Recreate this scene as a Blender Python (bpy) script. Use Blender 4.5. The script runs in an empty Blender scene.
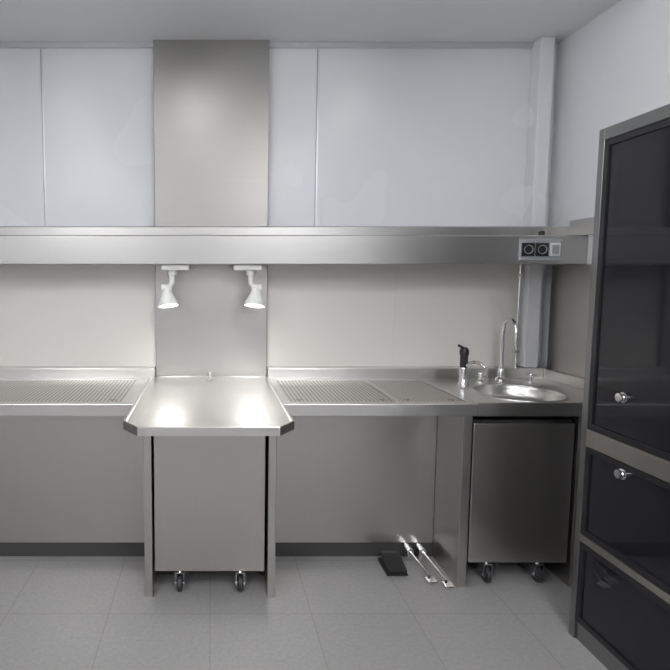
import bpy, bmesh, math, random
from mathutils import Vector, Matrix
random.seed(3)
sc = bpy.context.scene
COL = sc.collection

# ------------------------------------------------------------------ materials
def new_mat(name):
    m = bpy.data.materials.new(name); m.use_nodes = True
    nt = m.node_tree
    return m, nt, nt.nodes['Principled BSDF']

def plain(name, col, rough=0.5, metal=0.0, emit=None, estr=0.0, noise=0.0):
    m, nt, b = new_mat(name)
    b.inputs['Base Color'].default_value = (*col, 1)
    b.inputs['Roughness'].default_value = rough
    b.inputs['Metallic'].default_value = metal
    if emit:
        b.inputs['Emission Color'].default_value = (*emit, 1)
        b.inputs['Emission Strength'].default_value = estr
    tc = nt.nodes.new('ShaderNodeTexCoord')
    n = nt.nodes.new('ShaderNodeTexNoise'); n.inputs['Scale'].default_value = 25
    r = nt.nodes.new('ShaderNodeMapRange')
    r.inputs['To Min'].default_value = max(0.02, rough-0.04); r.inputs['To Max'].default_value = min(1, rough+0.04)
    nt.links.new(tc.outputs['Object'], n.inputs['Vector'])
    nt.links.new(n.outputs['Fac'], r.inputs['Value'])
    nt.links.new(r.outputs['Result'], b.inputs['Roughness'])
    return m

def steel(name, col=(0.5, 0.47, 0.43), rough=0.3, scale=(2, 2, 220), var=0.12, bump=0.02, cvar=0.06, metal=1.0):
    m, nt, b = new_mat(name)
    b.inputs['Metallic'].default_value = metal
    tc = nt.nodes.new('ShaderNodeTexCoord')
    mp = nt.nodes.new('ShaderNodeMapping'); mp.inputs['Scale'].default_value = scale
    n = nt.nodes.new('ShaderNodeTexNoise'); n.inputs['Scale'].default_value = 1.5
    n.inputs['Detail'].default_value = 5
    nt.links.new(tc.outputs['Object'], mp.inputs['Vector'])
    nt.links.new(mp.outputs['Vector'], n.inputs['Vector'])
    r = nt.nodes.new('ShaderNodeMapRange')
    r.inputs['To Min'].default_value = rough-var/2; r.inputs['To Max'].default_value = rough+var/2
    nt.links.new(n.outputs['Fac'], r.inputs['Value'])
    nt.links.new(r.outputs['Result'], b.inputs['Roughness'])
    cr = nt.nodes.new('ShaderNodeMix'); cr.data_type = 'RGBA'
    cr.inputs['A'].default_value = (*[c*(1-cvar) for c in col], 1)
    cr.inputs['B'].default_value = (*[c*(1+cvar) for c in col], 1)
    nt.links.new(n.outputs['Fac'], cr.inputs['Factor'])
    nt.links.new(cr.outputs['Result'], b.inputs['Base Color'])
    if bump > 0:
        bp = nt.nodes.new('ShaderNodeBump'); bp.inputs['Strength'].default_value = bump*4
        bp.inputs['Distance'].default_value = 0.001
        nt.links.new(n.outputs['Fac'], bp.inputs['Height'])
        nt.links.new(bp.outputs['Normal'], b.inputs['Normal'])
    return m

def perforated(name, pitch=0.02, hole=0.3):
    m, nt, b = new_mat(name)
    b.inputs['Roughness'].default_value = 0.34
    tc = nt.nodes.new('ShaderNodeTexCoord')
    mul = nt.nodes.new('ShaderNodeVectorMath'); mul.operation = 'SCALE'; mul.inputs['Scale'].default_value = 1/pitch
    fr = nt.nodes.new('ShaderNodeVectorMath'); fr.operation = 'FRACTION'
    sub = nt.nodes.new('ShaderNodeVectorMath'); sub.operation = 'SUBTRACT'; sub.inputs[1].default_value = (.5, .5, 0)
    fl = nt.nodes.new('ShaderNodeVectorMath'); fl.operation = 'MULTIPLY'; fl.inputs[1].default_value = (1, 1, 0)
    ln = nt.nodes.new('ShaderNodeVectorMath'); ln.operation = 'LENGTH'
    lt = nt.nodes.new('ShaderNodeMapRange'); lt.inputs['From Min'].default_value = hole-.04; lt.inputs['From Max'].default_value = hole+.04
    nt.links.new(tc.outputs['Object'], mul.inputs[0]); nt.links.new(mul.outputs[0], fr.inputs[0])
    nt.links.new(fr.outputs[0], sub.inputs[0]); nt.links.new(sub.outputs[0], fl.inputs[0]); nt.links.new(fl.outputs[0], ln.inputs[0])
    nt.links.new(ln.outputs['Value'], lt.inputs['Value'])
    mx = nt.nodes.new('ShaderNodeMix'); mx.data_type = 'RGBA'
    mx.inputs['A'].default_value = (0.08, 0.075, 0.07, 1); mx.inputs['B'].default_value = (0.64, 0.62, 0.59, 1)
    nt.links.new(lt.outputs['Result'], mx.inputs['Factor'])
    nt.links.new(mx.outputs['Result'], b.inputs['Base Color'])
    b.inputs['Metallic'].default_value = 1.0
    return m

M_steel_col = steel('steel_column', (0.36, 0.35, 0.335), 0.40, (1.2, 2, 420), 0.06, 0.004, 0.06)
M_steel_h = steel('steel_brushed_horizontal', (0.49, 0.475, 0.455), 0.33, (2, 2, 400), 0.1, 0.006)
M_steel_v = steel('steel_brushed_vertical', (0.49, 0.472, 0.45), 0.33, (400, 2, 2), 0.1, 0.006)
M_steel_top = steel('steel_worktop', (0.64, 0.63, 0.61), 0.30, (2, 300, 2), 0.08, 0.006)
M_steel_shelf = steel('steel_shelf', (0.50, 0.49, 0.475), 0.32, (1.5, 2, 400), 0.08, 0.006)
M_perf = perforated('perforated_steel')
M_steel_dark = steel('steel_dark', (0.28, 0.28, 0.28), 0.33, (2, 2, 150), 0.1, 0.005)
M_splash = steel('splash_panel', (0.71, 0.69, 0.65), 0.5, (2, 2, 120), 0.1, 0.004, 0.02, 0.25)
M_chrome = plain('chrome', (0.75, 0.75, 0.76), 0.1, 1.0)
M_black = plain('black_plastic', (0.012, 0.012, 0.014), 0.4)
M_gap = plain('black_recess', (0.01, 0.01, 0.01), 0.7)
M_toe_shade = plain('toe_gap_shade', (0.045, 0.043, 0.042), 0.6)  # dark colour puts in the shade of the gap below the panels
M_white_pl = plain('white_plastic', (0.78, 0.78, 0.75), 0.35)
M_grey_pl = plain('grey_plastic', (0.35, 0.36, 0.37), 0.4)
M_lampglow = plain('lamp_glow', (1, 1, 1), 0.4, 0, (1.0, 0.97, 0.9), 12)
M_ceillight = plain('ceiling_light_diffuser', (1, 1, 1), 0.4, 0, (0.97, 0.98, 1.0), 20)
M_tube = plain('fluorescent_tube', (1, 1, 1), 0.4, 0, (0.97, 0.98, 1.0), 23)
M_trim = plain('aluminium_trim', (0.62, 0.63, 0.66), 0.3, 0.6)
M_joint = plain('panel_joint', (0.3, 0.3, 0.32), 0.6)
M_ceil = plain('ceiling_white', (0.75, 0.76, 0.77), 0.8)
M_paint = plain('painted_wall', (0.5, 0.5, 0.51), 0.7)
M_rubber = plain('castor_rubber', (0.03, 0.03, 0.035), 0.55)

def wall_mat():
    m, nt, b = new_mat('white_laminate_wall')
    b.inputs['Base Color'].default_value = (0.67, 0.675, 0.695, 1)
    b.inputs['Specular IOR Level'].default_value = 0.35
    tc = nt.nodes.new('ShaderNodeTexCoord')
    n = nt.nodes.new('ShaderNodeTexNoise'); n.inputs['Scale'].default_value = 1.2
    r = nt.nodes.new('ShaderNodeMapRange'); r.inputs['To Min'].default_value = 0.24; r.inputs['To Max'].default_value = 0.3
    nt.links.new(tc.outputs['Object'], n.inputs['Vector']); nt.links.new(n.outputs['Fac'], r.inputs['Value'])
    nt.links.new(r.outputs['Result'], b.inputs['Roughness'])
    return m
M_wall = wall_mat()

def floor_mat():
    m, nt, b = new_mat('vinyl_tile_floor')
    tc = nt.nodes.new('ShaderNodeTexCoord')
    br = nt.nodes.new('ShaderNodeTexBrick')
    br.offset = 0.0
    br.inputs['Color1'].default_value = (0.27, 0.262, 0.258, 1)
    br.inputs['Color2'].default_value = (0.282, 0.274, 0.27, 1)
    br.inputs['Mortar'].default_value = (0.22, 0.215, 0.21, 1)
    br.inputs['Scale'].default_value = 1.0
    br.inputs['Brick Width'].default_value = 0.45
    br.inputs['Row Height'].default_value = 0.45
    br.inputs['Mortar Size'].default_value = 0.003
    n = nt.nodes.new('ShaderNodeTexNoise'); n.inputs['Scale'].default_value = 60; n.inputs['Detail'].default_value = 6
    mx = nt.nodes.new('ShaderNodeMix'); mx.data_type = 'RGBA'; mx.blend_type = 'OVERLAY'; mx.inputs['Factor'].default_value = 0.2
    nt.links.new(tc.outputs['Object'], br.inputs['Vector']); nt.links.new(tc.outputs['Object'], n.inputs['Vector'])
    nt.links.new(br.outputs['Color'], mx.inputs['A']); nt.links.new(n.outputs['Fac'], mx.inputs['B'])
    nt.links.new(mx.outputs['Result'], b.inputs['Base Color'])
    b.inputs['Roughness'].default_value = 0.32
    return m
M_floor = floor_mat()

def glass_mat():
    m, nt, b = new_mat('dark_cabinet_glass')
    b.inputs['Base Color'].default_value = (0.012, 0.012, 0.016, 1)
    b.inputs['Roughness'].default_value = 0.06
    b.inputs['Specular IOR Level'].default_value = 0.35
    return m
M_glass = glass_mat()

# ------------------------------------------------------------------ helpers
def empty(name, loc=(0, 0, 0)):
    e = bpy.data.objects.new(name, None); e.empty_display_size = 0.1
    e.location = loc
    COL.objects.link(e); return e

def link(o, mat, parent):
    if mat: o.data.materials.append(mat)
    COL.objects.link(o)
    if parent:
        o.parent = parent
        o.matrix_parent_inverse = Matrix.Translation(-Vector(parent.location))
    return o

def from_bm(name, bm, mat, parent=None, smooth=False):
    bmesh.ops.recalc_face_normals(bm, faces=bm.faces)
    me = bpy.data.meshes.new(name); bm.to_mesh(me); bm.free()
    o = bpy.data.objects.new(name, me)
    if smooth:
        for p in me.polygons: p.use_smooth = True
    return link(o, mat, parent)

def add_box(bm, x0, x1, y0, y1, z0, z1):
    vs = [bm.verts.new(p) for p in [(x0,y0,z0),(x1,y0,z0),(x1,y1,z0),(x0,y1,z0),(x0,y0,z1),(x1,y0,z1),(x1,y1,z1),(x0,y1,z1)]]
    for f in [(0,3,2,1),(4,5,6,7),(0,1,5,4),(1,2,6,5),(2,3,7,6),(3,0,4,7)]:
        bm.faces.new([vs[i] for i in f])

def box(name, x0, x1, y0, y1, z0, z1, mat, parent=None, bevel=0.002, seg=2):
    bm = bmesh.new(); add_box(bm, x0, x1, y0, y1, z0, z1)
    if bevel:
        bmesh.ops.bevel(bm, geom=bm.edges[:], offset=bevel, segments=seg, affect='EDGES', profile=0.5)
    return from_bm(name, bm, mat, parent)

def prism_x(name, pts, x0, x1, mat, parent=None, bevel=0.0):
    bm = bmesh.new()
    a = [bm.verts.new((x0, y, z)) for y, z in pts]; b = [bm.verts.new((x1, y, z)) for y, z in pts]
    n = len(pts)
    bm.faces.new(a[::-1]); bm.faces.new(b)
    for i in range(n): bm.faces.new([a[i], a[(i+1)%n], b[(i+1)%n], b[i]])
    if bevel: bmesh.ops.bevel(bm, geom=bm.edges[:], offset=bevel, segments=2, affect='EDGES', profile=0.5)
    return from_bm(name, bm, mat, parent)

def lathe(name, prof, origin, direction, mat, parent=None, seg=32):
    d = Vector(direction).normalized()
    q = Vector((0,0,1)).rotation_difference(d)
    o = Vector(origin)
    bm = bmesh.new(); rings = []
    for r, h in prof:
        if r <= 1e-6:
            rings.append([bm.verts.new(o + q @ Vector((0,0,h)))])
        else:
            rings.append([bm.verts.new(o + q @ Vector((r*math.cos(2*math.pi*i/seg), r*math.sin(2*math.pi*i/seg), h))) for i in range(seg)])
    for A, B in zip(rings[:-1], rings[1:]):
        if len(A) == 1 and len(B) == 1: continue
        for i in range(seg):
            j = (i+1) % seg
            if len(A) == 1: bm.faces.new([A[0], B[j], B[i]])
            elif len(B) == 1: bm.faces.new([A[i], A[j], B[0]])
            else: bm.faces.new([A[i], A[j], B[j], B[i]])
    ob = from_bm(name, bm, mat, parent, True)
    md = ob.modifiers.new('es', 'EDGE_SPLIT'); md.split_angle = math.radians(40)
    return ob

def cyl(name, p0, p1, r, mat, parent=None, seg=24):
    p0 = Vector(p0); p1 = Vector(p1); L = (p1-p0).length
    return lathe(name, [(0,0),(r*0.9,0),(r,min(r*0.1,L*.1)),(r,L-min(r*0.1,L*.1)),(r*0.9,L),(0,L)], p0, p1-p0, mat, parent, seg)

def tube(name, pts, r, mat, parent=None, smooth_pts=True):
    cu = bpy.data.curves.new(name, 'CURVE'); cu.dimensions = '3D'
    cu.bevel_depth = r; cu.bevel_resolution = 6; cu.use_fill_caps = True
    sp = cu.splines.new('NURBS' if smooth_pts else 'POLY'); sp.points.add(len(pts)-1)
    for i, p in enumerate(pts): sp.points[i].co = (*p, 1)
    if smooth_pts: sp.use_endpoint_u = True; sp.order_u = 3; sp.resolution_u = 10
    tmp = bpy.data.objects.new('tmp', cu); COL.objects.link(tmp)
    dg = bpy.context.evaluated_depsgraph_get()
    me = bpy.data.meshes.new_from_object(tmp.evaluated_get(dg))
    bpy.data.objects.remove(tmp)
    me.name = name; me.materials.clear()
    o = bpy.data.objects.new(name, me)
    for p in me.polygons: p.use_smooth = True
    return link(o, mat, parent)

# ------------------------------------------------------------------ dimensions
WB = 3.20; XR = 2.00; XL = -2.60; YF = -2.60; CH = 2.83; CT = 0.90; CF = 2.448; PB = 2.735

# ------------------------------------------------------------------ room shell
box('floor', XL-.1, XR+.1, YF-.1, WB+.1, -0.1, 0, M_floor, None, 0)
box('ceiling', XL-.1, XR+.1, YF-.1, WB+.1, CH, CH+.1, M_ceil, None, 0)
wb = box('wall_back', XL-.1, XR+.1, WB, WB+.1, 0, CH, M_wall, None, 0)
for i, x in enumerate((-1.95, -0.975, 0.62)):
    box('trim_joint_%d' % (i+1), x-.002, x+.002, WB-.004, WB-.0002, 1.775, CH-.032, M_joint, None, 0)
    box('trim_streak_%d' % (i+1), x+.002, x+.008, WB-.003, WB-.0002, 1.775, CH-.032, M_trim, None, 0)  # light trim beside the joint, also stands in for a reflected tube streak
wr = box('wall_right', XR, XR+.1, YF, WB, 0, CH, M_wall, None, 0)
box('wall_left', XL-.1, XL, YF, WB, 0, CH, M_paint, None, 0)
box('wall_front', XL-.1, XR+.1, YF-.1, YF, 0, CH, M_paint, None, 0)
box('trim_corner_pilaster', 1.85, 1.93, WB-.09, WB-.001, 0.96, CH-.001, M_wall, None, 0.004)
box('trim_ceiling', XL, 1.849, WB-.02, WB-.001, CH-.03, CH-.001, M_trim, None, 0.001)

def ceiling_light(cx, cy):
    e = empty('ceiling_light', (cx, cy, CH))
    box('housing', cx-.32, cx+.32, cy-.62, cy+.62, CH-.03, CH-.001, M_white_pl, e, 0.004)
    box('diffuser', cx-.29, cx+.29, cy-.59, cy+.59, CH-.036, CH-.0305, M_ceillight, e, 0)
for cx in (-1.5, .9):
    for cy in (-1.7, -.1):
        ceiling_light(cx, cy)
def strip_light(cx, cy):
    e = empty('strip_light', (cx, cy, CH))
    box('housing', cx-.07, cx+.07, cy-.62, cy+.62, CH-.03, CH-.001, M_white_pl, e, 0.004)
    cyl('tube', (cx, cy-.59, CH-.048), (cx, cy+.59, CH-.048), .017, M_tube, e, 16)
    box('end_cap_1', cx-.025, cx+.025, cy-.61, cy-.5905, CH-.07, CH-.0305, M_white_pl, e, 0.002)
    box('end_cap_2', cx-.025, cx+.025, cy+.5905, cy+.61, CH-.07, CH-.0305, M_white_pl, e, 0.002)
for cx in (-1.1, -.12, 1.1):
    strip_light(cx, 1.9)

# ------------------------------------------------------------------ steel service column
col = empty('steel_service_column', (0, 3.15, 0))
box('upper_cladding', -.322, .338, 3.15, WB-.021, 1.60, CH-.002, M_steel_col, col, 0.003)
box('lower_cladding', -.322, .338, 3.15, WB-.001, 0.90, 1.598, M_steel_h, col, 0.003)

# backsplash
bs = empty('splashback', (-1.5, 3.18, 0.9))
box('panel', XL+.001, -.324, 3.18, WB-.001, 0.90, 1.62, M_splash, bs, 0.001)
bs2 = empty('splashback', (1.1, 3.18, 0.9))
box('panel_1', .340, 1.10, 3.18, WB-.001, 0.90, 1.62, M_splash, bs2, 0.001)
box('panel_2', 1.1005, 1.848, 3.18, WB-.001, 0.90, 1.62, M_splash, bs2, 0.001)
box('side_splashback', XR-.02, XR-.001, 2.46, 3.108, 0.90, 1.558, M_steel_v, None, 0.001)

# ------------------------------------------------------------------ wall shelf
sh = empty('steel_shelf', (0, 2.85, 1.6))
prism_x('channel', [(2.85,1.56),(2.85,1.706),(2.856,1.712),(3.02,1.712),(3.02,1.56)], XL+.001, XR-.002, M_steel_shelf, sh, 0.0015)
prism_x('top_rail', [(2.985,1.712),(2.985,1.765),(2.99,1.77),(WB-.005,1.77),(WB-.005,1.712)], XL+.001, 1.848, M_steel_shelf, sh, 0.001)
prism_x('top_rail_end', [(2.985,1.712),(2.985,1.765),(2.99,1.77),(3.105,1.77),(3.105,1.712)], 1.848, XR-.002, M_steel_shelf, sh, 0.001)
box('underside', XL+.001, XR-.022, 3.021, 3.105, 1.622, 1.70, M_steel_shelf, sh, 0)
box('end_upstand', XR-.016, XR-.002, 2.60, 2.984, 1.713, 1.80, M_steel_shelf, sh, 0.001)
lathe('knob', [(0,0),(.016,0),(.016,.02),(.012,.028),(0,.03)], (1.80, 2.93, 1.712), (0,0,1), M_black, sh)

# socket panel
sp = empty('power_socket_panel', (1.75, 2.85, 1.63))
box('plate', 1.632, 1.855, 2.838, 2.849, 1.578, 1.692, M_grey_pl, sp, 0.003)
for i, x in enumerate((1.675, 1.748)):
    box('frame_%d' % (i+1), x-.034, x+.034, 2.832, 2.8385, 1.60, 1.670, M_black, sp, 0.003)
    lathe('socket_rim_%d' % (i+1), [(.020,0),(.023,0),(.024,.004),(.021,.004),(.018,-.004),(0,-.004)], (x, 2.832, 1.635), (0,-1,0), M_grey_pl, sp)
    cyl('pin_a_%d' % (i+1), (x-.008, 2.837, 1.635), (x-.008, 2.8315, 1.635), .003, M_gap, sp, 12)
    cyl('pin_b_%d' % (i+1), (x+.008, 2.837, 1.635), (x+.008, 2.8315, 1.635), .003, M_gap, sp, 12)
box('switch_frame', 1.789, 1.845, 2.832, 2.8385, 1.60, 1.670, M_white_pl, sp, 0.003)
box('switch_rocker', 1.799, 1.835, 2.828, 2.8325, 1.612, 1.658, M_grey_pl, sp, 0.002)

# ------------------------------------------------------------------ task lamps
def task_lamp(x, tilt):
    e = empty('task_lamp', (x, 2.95, 1.56))
    box('mount_plate', x-.075, x+.075, 2.88, 3.00, 1.528, 1.5595, M_white_pl, e, 0.006, 3)
    x2 = x+tilt*.02
    cyl('swivel', (x2, 2.94, 1.528), (x2, 2.94, 1.50), .026, M_white_pl, e)
    tube('arm', [(x2,2.94,1.50),(x2,2.94,1.47),(x2+tilt*.0,2.935,1.45),(x2+tilt*.03,2.93,1.43)], .015, M_white_pl, e)
    cyl('knuckle', (x2+tilt*.03-.028, 2.93, 1.43), (x2+tilt*.03+.028, 2.93, 1.43), .022, M_white_pl, e)
    p = Vector((x2+tilt*.03, 2.93, 1.43)); d = Vector((-tilt*.12, -0.22, -1)).normalized()
    lathe('head', [(0,-.01),(.022,-.005),(.026,.02),(.032,.035),(.055,.085),(.058,.10),(.054,.10),(.050,.088),(.0,.086)], p, d, M_white_pl, e)
    lathe('bulb', [(0,.100),(.040,.098),(.048,.092),(.045,.088),(0,.088)], p, d, M_lampglow, e)
    L = bpy.data.lights.new('spot', 'SPOT'); L.energy = 6.5; L.color = (1, .98, .95)
    L.spot_size = math.radians(160); L.spot_blend = 0.9; L.shadow_soft_size = .06
    o = bpy.data.objects.new('spot', L); COL.objects.link(o)
    o.location = p + d*.115
    o.rotation_euler = d.to_track_quat('-Z', 'Y').to_euler()
    o.parent = e; o.matrix_parent_inverse = Matrix.Translation(-Vector(e.location))
task_lamp(-.188, -1)
task_lamp(.204, 1)

# ------------------------------------------------------------------ counter
ct = empty('laboratory_counter', (0, CF, 0))
def tray_slab(nm, x0, x1, trays):
    yb = 3.10; f0 = CF+.05; f1 = yb-.06
    box(nm+'_front_edge', x0, x1, CF, f0, .842, CT, M_steel_top, ct, .003)
    box(nm+'_back_strip', x0, x1, f1, yb, .86, CT, M_steel_top, ct, .001)
    box(nm+'_tray_floor', x0, x1, f0, f1, .845, .862, M_steel_dark, ct, 0)
    prev = x0
    for i, (a, b) in enumerate(trays):
        if a > prev: box(nm+'_cross_%d' % i, prev, a, f0, f1, .862, CT, M_steel_top, ct, .001)
        prev = b
        box(nm+'_perforated_plate_%d' % i, a+.003, b-.003, f0+.003, f1-.003, .886, .8965, M_perf, ct, .001)
        for k, xx in enumerate((a+.05, b-.05)):
            lathe(nm+'_finger_hole_%d_%d' % (i, k), [(0,.0002),(.010,.0002),(.011,.0012),(.014,.0012),(.015,0)], (xx, f0+.05, .8965), (0,0,1), M_steel_dark, ct, 20)
    if prev < x1: box(nm+'_cross_end', prev, x1, f0, f1, .862, CT, M_steel_top, ct, .001)
tray_slab('left', XL+.001, -.357, [(XL+.03, -1.45), (-1.42, -.42)])
tray_slab('right', .347, 1.25, [(.38, .885), (.905, 1.22)])
box('upstand_left', XL+.001, -.324, 3.10, 3.179, .88, .957, M_steel_top, ct, .003)
box('upstand_right', .340, XR-.021, 3.10, 3.107, .88, .957, M_steel_top, ct, .003)
box('upstand_right_fill', .340, 1.848, 3.1072, 3.179, .88, .957, M_steel_top, ct, .001)
box('upstand_side', XR-.04, XR-.0205, CF, 3.099, .90, .957, M_steel_top, ct, .002)

def sink_slab():
    x0, x1, y0, y1 = 1.2505, XR-.001, CF, 3.10
    cx, cy, r = 1.575, 2.69, .205
    N = 96
    bm = bmesh.new()
    inner, outer = [], []
    angs = [2*math.pi*i/N for i in range(N)]
    corners = [math.atan2(y-cy, x-cx) % (2*math.pi) for x, y in [(x0,y0),(x1,y0),(x1,y1),(x0,y1)]]
    for c in corners:
        k = min(range(N), key=lambda i: abs((angs[i]-c+math.pi) % (2*math.pi)-math.pi)); angs[k] = c
    for a in angs:
        dx, dy = math.cos(a), math.sin(a)
        t = min([((x1-cx)/dx if dx > 1e-9 else (x0-cx)/dx if dx < -1e-9 else 1e9),
                 ((y1-cy)/dy if dy > 1e-9 else (y0-cy)/dy if dy < -1e-9 else 1e9)])
        outer.append((cx+dx*t, cy+dy*t)); inner.append((cx+dx*r, cy+dy*r))
    iv = [bm.verts.new((x,y,CT)) for x,y in inner]; ov = [bm.verts.new((x,y,CT)) for x,y in outer]
    ob_ = [bm.verts.new((x,y,.842)) for x,y in outer]; ib = [bm.verts.new((x,y,.89)) for x,y in inner]
    for i in range(N):
        j = (i+1) % N
        bm.faces.new([iv[i], ov[i], ov[j], iv[j]])
        bm.faces.new([ov[i], ob_[i], ob_[j], ov[j]])
        bm.faces.new([iv[i], iv[j], ib[j], ib[i]])
    from_bm('sink_deck', bm, M_steel_top, ct)
    return cx, cy, r
cx, cy, r = sink_slab()
box('deck_rim_front', 1.252, XR-.041, CF+.002, CF+.018, CT, CT+.006, M_steel_top, ct, .002)
box('leg_inner', 1.188, 1.231, CF+.005, PB-.001, 0.0, .8415, M_steel_v, ct, .002)
box('leg_outer', 1.731, 1.80, CF+.005, PB-.001, 0.0, .8415, M_steel_v, ct, .002)
box('leg_far_left', -1.95, -1.90, CF+.005, PB-.001, 0.0, .8415, M_steel_v, ct, .002)
for i, (a, b) in enumerate(((XL+.001, -1.301), (-1.30, -.302), (-.30, .30), (.302, 1.187), (1.2, XR-.001))):
    box('back_panel_%d' % (i+1), a, b, PB, PB+.02, .08, .8415, M_steel_v, ct, .001)
box('toe_shade_strip', XL+.001, XR-.001, PB+.008, PB+.03, 0.0, .08, M_toe_shade, ct, 0)  # dark strip drawn in place of the shaded recess under the back panels

sk = empty('round_sink', (cx, cy, CT))
lathe('bowl', [(r+.014, .0005),(r+.013,.0045),(r+.002,.0055),(r-.004,.001),(r-.008,-.015),(r-.014,-.045),(r-.03,-.062),(r-.06,-.068),(.035,-.070),(.03,-.073),(0,-.073)], (cx,cy,CT), (0,0,1), M_steel_top, sk, 64)
lathe('drain', [(0,-.071),(.012,-.071),(.018,-.068),(.034,-.067),(.036,-.070)], (cx,cy,CT), (0,0,1), M_chrome, sk)

# faucets
f1 = empty('lever_faucet', (1.383, 2.88, CT))
x, y = 1.383, 2.88
lathe('base', [(0,0),(.030,0),(.030,.008),(.022,.016),(.018,.05),(.020,.09),(.017,.10),(0,.10)], (x,y,CT), (0,0,1), M_chrome, f1)
cyl('body', (x,y,CT+.10), (x,y,CT+.165), .020, M_black, f1)
lathe('cap', [(.020,0),(.024,.006),(.024,.03),(.014,.045),(0,.047)], (x,y,CT+.165), (0,0,1), M_black, f1)
tube('spout', [(x,y,CT+.10),(x+.02,y-.03,CT+.135),(x+.045,y-.08,CT+.14),(x+.06,y-.11,CT+.115)], .009, M_chrome, f1)
tube('lever', [(x,y,CT+.20),(x-.02,y-.02,CT+.215),(x-.05,y-.04,CT+.225)], .007, M_black, f1)

f2 = empty('gooseneck_faucet', (1.67, 3.03, CT))
x, y = 1.67, 3.03
lathe('base', [(0,0),(.028,0),(.028,.01),(.018,.02),(.016,.06),(.011,.07),(0,.07)], (x,y,CT), (0,0,1), M_chrome, f2)
pts = [(x,y,CT+.05),(x,y,CT+.26)]
for k in range(1, 8):
    a = math.pi*k/8
    pts.append((x-.01*(1-math.cos(a)), y-.085*(1-math.cos(a)), CT+.28+.08*math.sin(a)))
pts += [(x-.02, y-.17, CT+.26), (x-.02, y-.17, CT+.22)]
tube('spout', pts, .011, M_chrome, f2)
def tap(x, y):
    e = empty('tap_valve', (x, y, CT))
    lathe('stem', [(0,0),(.022,0),(.022,.006),(.012,.012),(.011,.035),(0,.035)], (x,y,CT), (0,0,1), M_chrome, e)
    lathe('hub', [(0,0),(.014,0),(.016,.008),(.012,.018),(0,.02)], (x,y,CT+.034), (0,0,1), M_chrome, e)
    cyl('handle_a', (x-.028,y,CT+.043), (x+.028,y,CT+.043), .006, M_chrome, e, 12)
    cyl('handle_b', (x,y-.028,CT+.043), (x,y+.028,CT+.043), .006, M_chrome, e, 12)
tap(1.53, 2.985); tap(1.80, 2.96)

# water pipe
wp = empty('water_pipe', (1.82, 3.15, 1.2))
tube('riser', [(1.825,3.155,.957),(1.825,3.155,1.62)], .010, M_chrome, wp, False)
for z in (1.05, 1.5):
    box('clip_%g' % z, 1.808, 1.842, 3.145, 3.179, z-.01, z+.01, M_chrome, wp, .002)

# ------------------------------------------------------------------ work table
tb = empty('dissection_worktable', (0, 2.4, 0))
X0, X1 = -.355, .345
def tpts(ins):
    return [(X0+ins, 3.145-ins), (X0+ins, 2.14+ins*.4), (X0+.07+ins*.4, 2.047+ins), (X1-.07-ins*.4, 2.047+ins), (X1-ins, 2.14+ins*.4), (X1-ins, 3.145-ins)]
bm = bmesh.new()
levels = [(0.012,.866),(0,.868),(0,.901),(.002,.904),(.010,.904),(.016,.9015),(.08,.899)]
loops = [[bm.verts.new((px,py,z)) for px,py in tpts(i)] for i,z in levels]
for A,B in zip(loops[:-1], loops[1:]):
    for i in range(6):
        j=(i+1)%6; bm.faces.new([A[i],A[j],B[j],B[i]])
bm.faces.new(loops[-1]); bm.faces.new(loops[0][::-1])
from_bm('top', bm, M_steel_top, tb)
box('side_leg_1', -.304, -.268, 2.375, PB-.001, 0, .865, M_steel_v, tb, .002)
box('side_leg_2', .268, .304, 2.375, PB-.001, 0, .865, M_steel_v, tb, .002)
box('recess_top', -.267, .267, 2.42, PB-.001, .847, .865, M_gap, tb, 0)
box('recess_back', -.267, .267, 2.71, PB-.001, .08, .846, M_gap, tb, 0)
lathe('water_nozzle', [(0,0),(.018,0),(.018,.006),(.008,.010),(.008,.03),(.011,.034),(.011,.045),(0,.047)], (0.0, 3.06, .899), (0,0,1), M_chrome, tb)

# ------------------------------------------------------------------ rolling cabinets
def rolling_cabinet(x0, x1, yf, zt):
    e = empty('rolling_cabinet', ((x0+x1)/2, yf, 0))
    zb = .12; yb = PB-.03
    box('carcass', x0+.012, x1-.012, yf+.022, yb, zb+.01, zt-.01, M_gap, e, .003)
    box('front_panel', x0+.006, x1-.010, yf, yf+.02, zb, zt-.022, M_steel_v, e, .003)
    box('base_frame', x0+.01, x1-.01, yf+.021, yb, zb-.004, zb+.0095, M_steel_dark, e, .002)
    for i, (px, py) in enumerate(((x0+.12, yf+.05), (x1-.12, yf+.05), (x0+.12, yb-.06), (x1-.12, yb-.06))):
        box('castor_plate_%d' % i, px-.028, px+.028, py-.028, py+.028, zb-.012, zb-.0042, M_chrome, e, .002)
        cyl('castor_pin_%d' % i, (px,py,zb-.012), (px,py,zb-.026), .014, M_chrome, e, 16)
        bm = bmesh.new()
        add_box(bm, px-.021, px-.018, py-.02, py+.02, .03, zb-.028)
        add_box(bm, px+.018, px+.021, py-.02, py+.02, .03, zb-.028)
        add_box(bm, px-.021, px+.021, py-.02, py+.02, zb-.028, zb-.024)
        from_bm('castor_fork_%d' % i, bm, M_chrome, e)
        lathe('castor_wheel_%d' % i, [(0,-.013),(.016,-.014),(.018,-.010),(.030,-.012),(.036,-.009),(.038,0),(.036,.009),(.030,.012),(.018,.010),(.016,.014),(0,.013)], (px,py-.006,.038), (1,0,0.0), M_rubber, e, 32)
        cyl('castor_axle_%d' % i, (px-.024,py-.006,.038), (px+.024,py-.006,.038), .006, M_chrome, e, 12)
rolling_cabinet(-.264, .264, 2.385, .845)
rolling_cabinet(1.236, 1.727, 2.462, .825)

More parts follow.
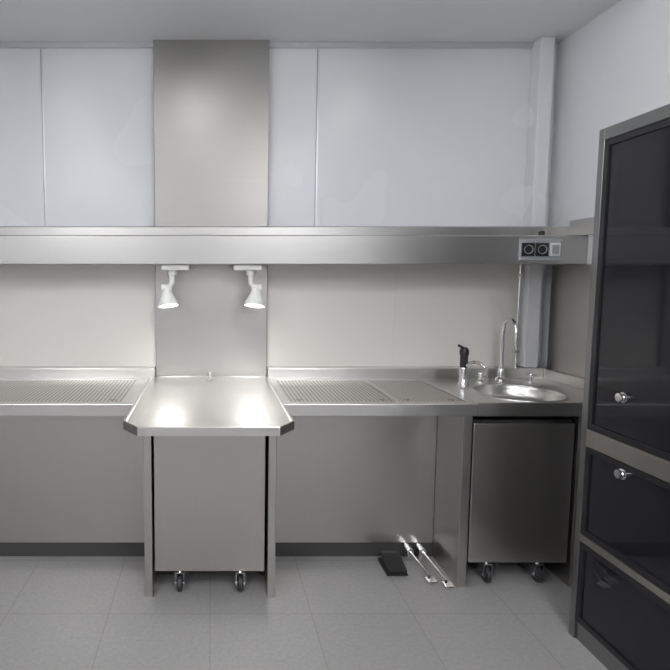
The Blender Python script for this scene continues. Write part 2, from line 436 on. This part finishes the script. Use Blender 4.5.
# ------------------------------------------------------------------ foot controls
fp = empty('foot_pedal', (.95, 2.62, 0))
prism_x('base', [(2.55,0),(2.55,.012),(2.57,.018),(2.70,.018),(2.70,0)], .885, .99, M_black, fp, .002)
prism_x('treadle', [(2.545,.020),(2.54,.030),(2.66,.062),(2.69,.062),(2.69,.048)], .89, .985, M_black, fp, .003)
tube('cable', [(.94,2.69,.02),(.93,2.72,.02),(.93,2.735,.05)], .005, M_black, fp)
def lever_pedal(x, y0):
    e = empty('tap_foot_lever', (x, 2.6, 0))
    cyl('valve', (x, 2.734, .06), (x, 2.67, .06), .020, M_chrome, e)
    cyl('foot', (x, 2.70, 0), (x, 2.70, .045), .012, M_chrome, e)
    tube('rod', [(x,2.68,.06),(x+.01,2.60,.055),(x+.03,y0,.03)], .006, M_chrome, e)
    box('tread', x+.01, x+.055, y0-.045, y0+.005, .018, .026, M_chrome, e, .003)
    cyl('tread_foot', (x+.032,y0-.02,0), (x+.032,y0-.02,.0185), .008, M_chrome, e)
lever_pedal(1.045, 2.50); lever_pedal(1.11, 2.46)

# ------------------------------------------------------------------ tall glass-door cabinet
gc = empty('glass_door_cabinet', (1.504, 1.6, 0))
A0, A1, B0, B1 = 1.504, 1.985, 0.90, 2.12
ZT = 2.054
box('back', A1-.02, A1, B0, B1, .0, ZT, M_steel_dark, gc, .002)
box('end_far', A0, A1-.021, B1-.03, B1, 0, ZT, M_steel_dark, gc, .002)
box('end_near', A0, A1-.021, B0, B0+.03, 0, ZT, M_steel_dark, gc, .002)
box('top', A0, A1-.021, B0+.031, B1-.031, ZT-.045, ZT, M_steel_dark, gc, .002)
box('mid_rail', A0, A1-.021, B0+.031, B1-.031, .815, .885, M_steel_h, gc, .002)
box('low_rail', A0, A1-.021, B0+.031, B1-.031, .42, .45, M_steel_h, gc, .002)
box('plinth', A0+.01, A1-.021, B0+.031, B1-.031, 0, .08, M_steel_dark, gc, .002)
for i, z in enumerate((1.2, 1.55)):
    box('inner_shelf_%d' % i, A0+.06, A1-.021, B0+.031, B1-.031, z, z+.01, M_steel_dark, gc, 0)
ym = (B0+B1)/2
doors = [('upper', .888, ZT-.048), ('middle', .453, .812), ('lower', .083, .417)]
for nm, z0, z1 in doors:
    for k, (y0, y1) in enumerate(((B0+.033, ym-.002), (ym+.002, B1-.033))):
        box('%s_door_glass_%d' % (nm, k), A0+.008, A0+.016, y0+.02, y1-.02, z0+.02, z1-.02, M_glass, gc, 0)
        bm = bmesh.new()
        add_box(bm, A0+.001, A0+.022, y0, y0+.022, z0, z1); add_box(bm, A0+.001, A0+.022, y1-.022, y1, z0, z1)
        add_box(bm, A0+.001, A0+.022, y0+.022, y1-.022, z0, z0+.022); add_box(bm, A0+.001, A0+.022, y0+.022, y1-.022, z1-.022, z1)
        from_bm('%s_door_frame_%d' % (nm, k), bm, M_black, gc)
for i, (y, z) in enumerate(((1.92, 1.05), (1.90, .77))):
    lathe('lock_%d' % i, [(0,0),(.020,0),(.020,.004),(.012,.007),(.010,.012),(.016,.015),(.016,.021),(0,.023)], (A0+.008, y, z), (-1,0,0), M_chrome, gc)

# ------------------------------------------------------------------ camera, world
cam = bpy.data.cameras.new('camera'); co = bpy.data.objects.new('camera', cam); COL.objects.link(co)
co.location = (0, 0, 1.484); co.rotation_euler = (math.radians(85), 0, 0)
cam.sensor_width = 36; cam.lens = 36*534/670
cam.shift_x = 125/670; cam.shift_y = -10/670; cam.clip_start = .05
sc.camera = co
w = bpy.data.worlds.new('world'); w.use_nodes = True; sc.world = w
w.node_tree.nodes['Background'].inputs[0].default_value = (.5, .52, .56, 1)
w.node_tree.nodes['Background'].inputs[1].default_value = 0.2
sc.view_settings.view_transform = 'Standard'
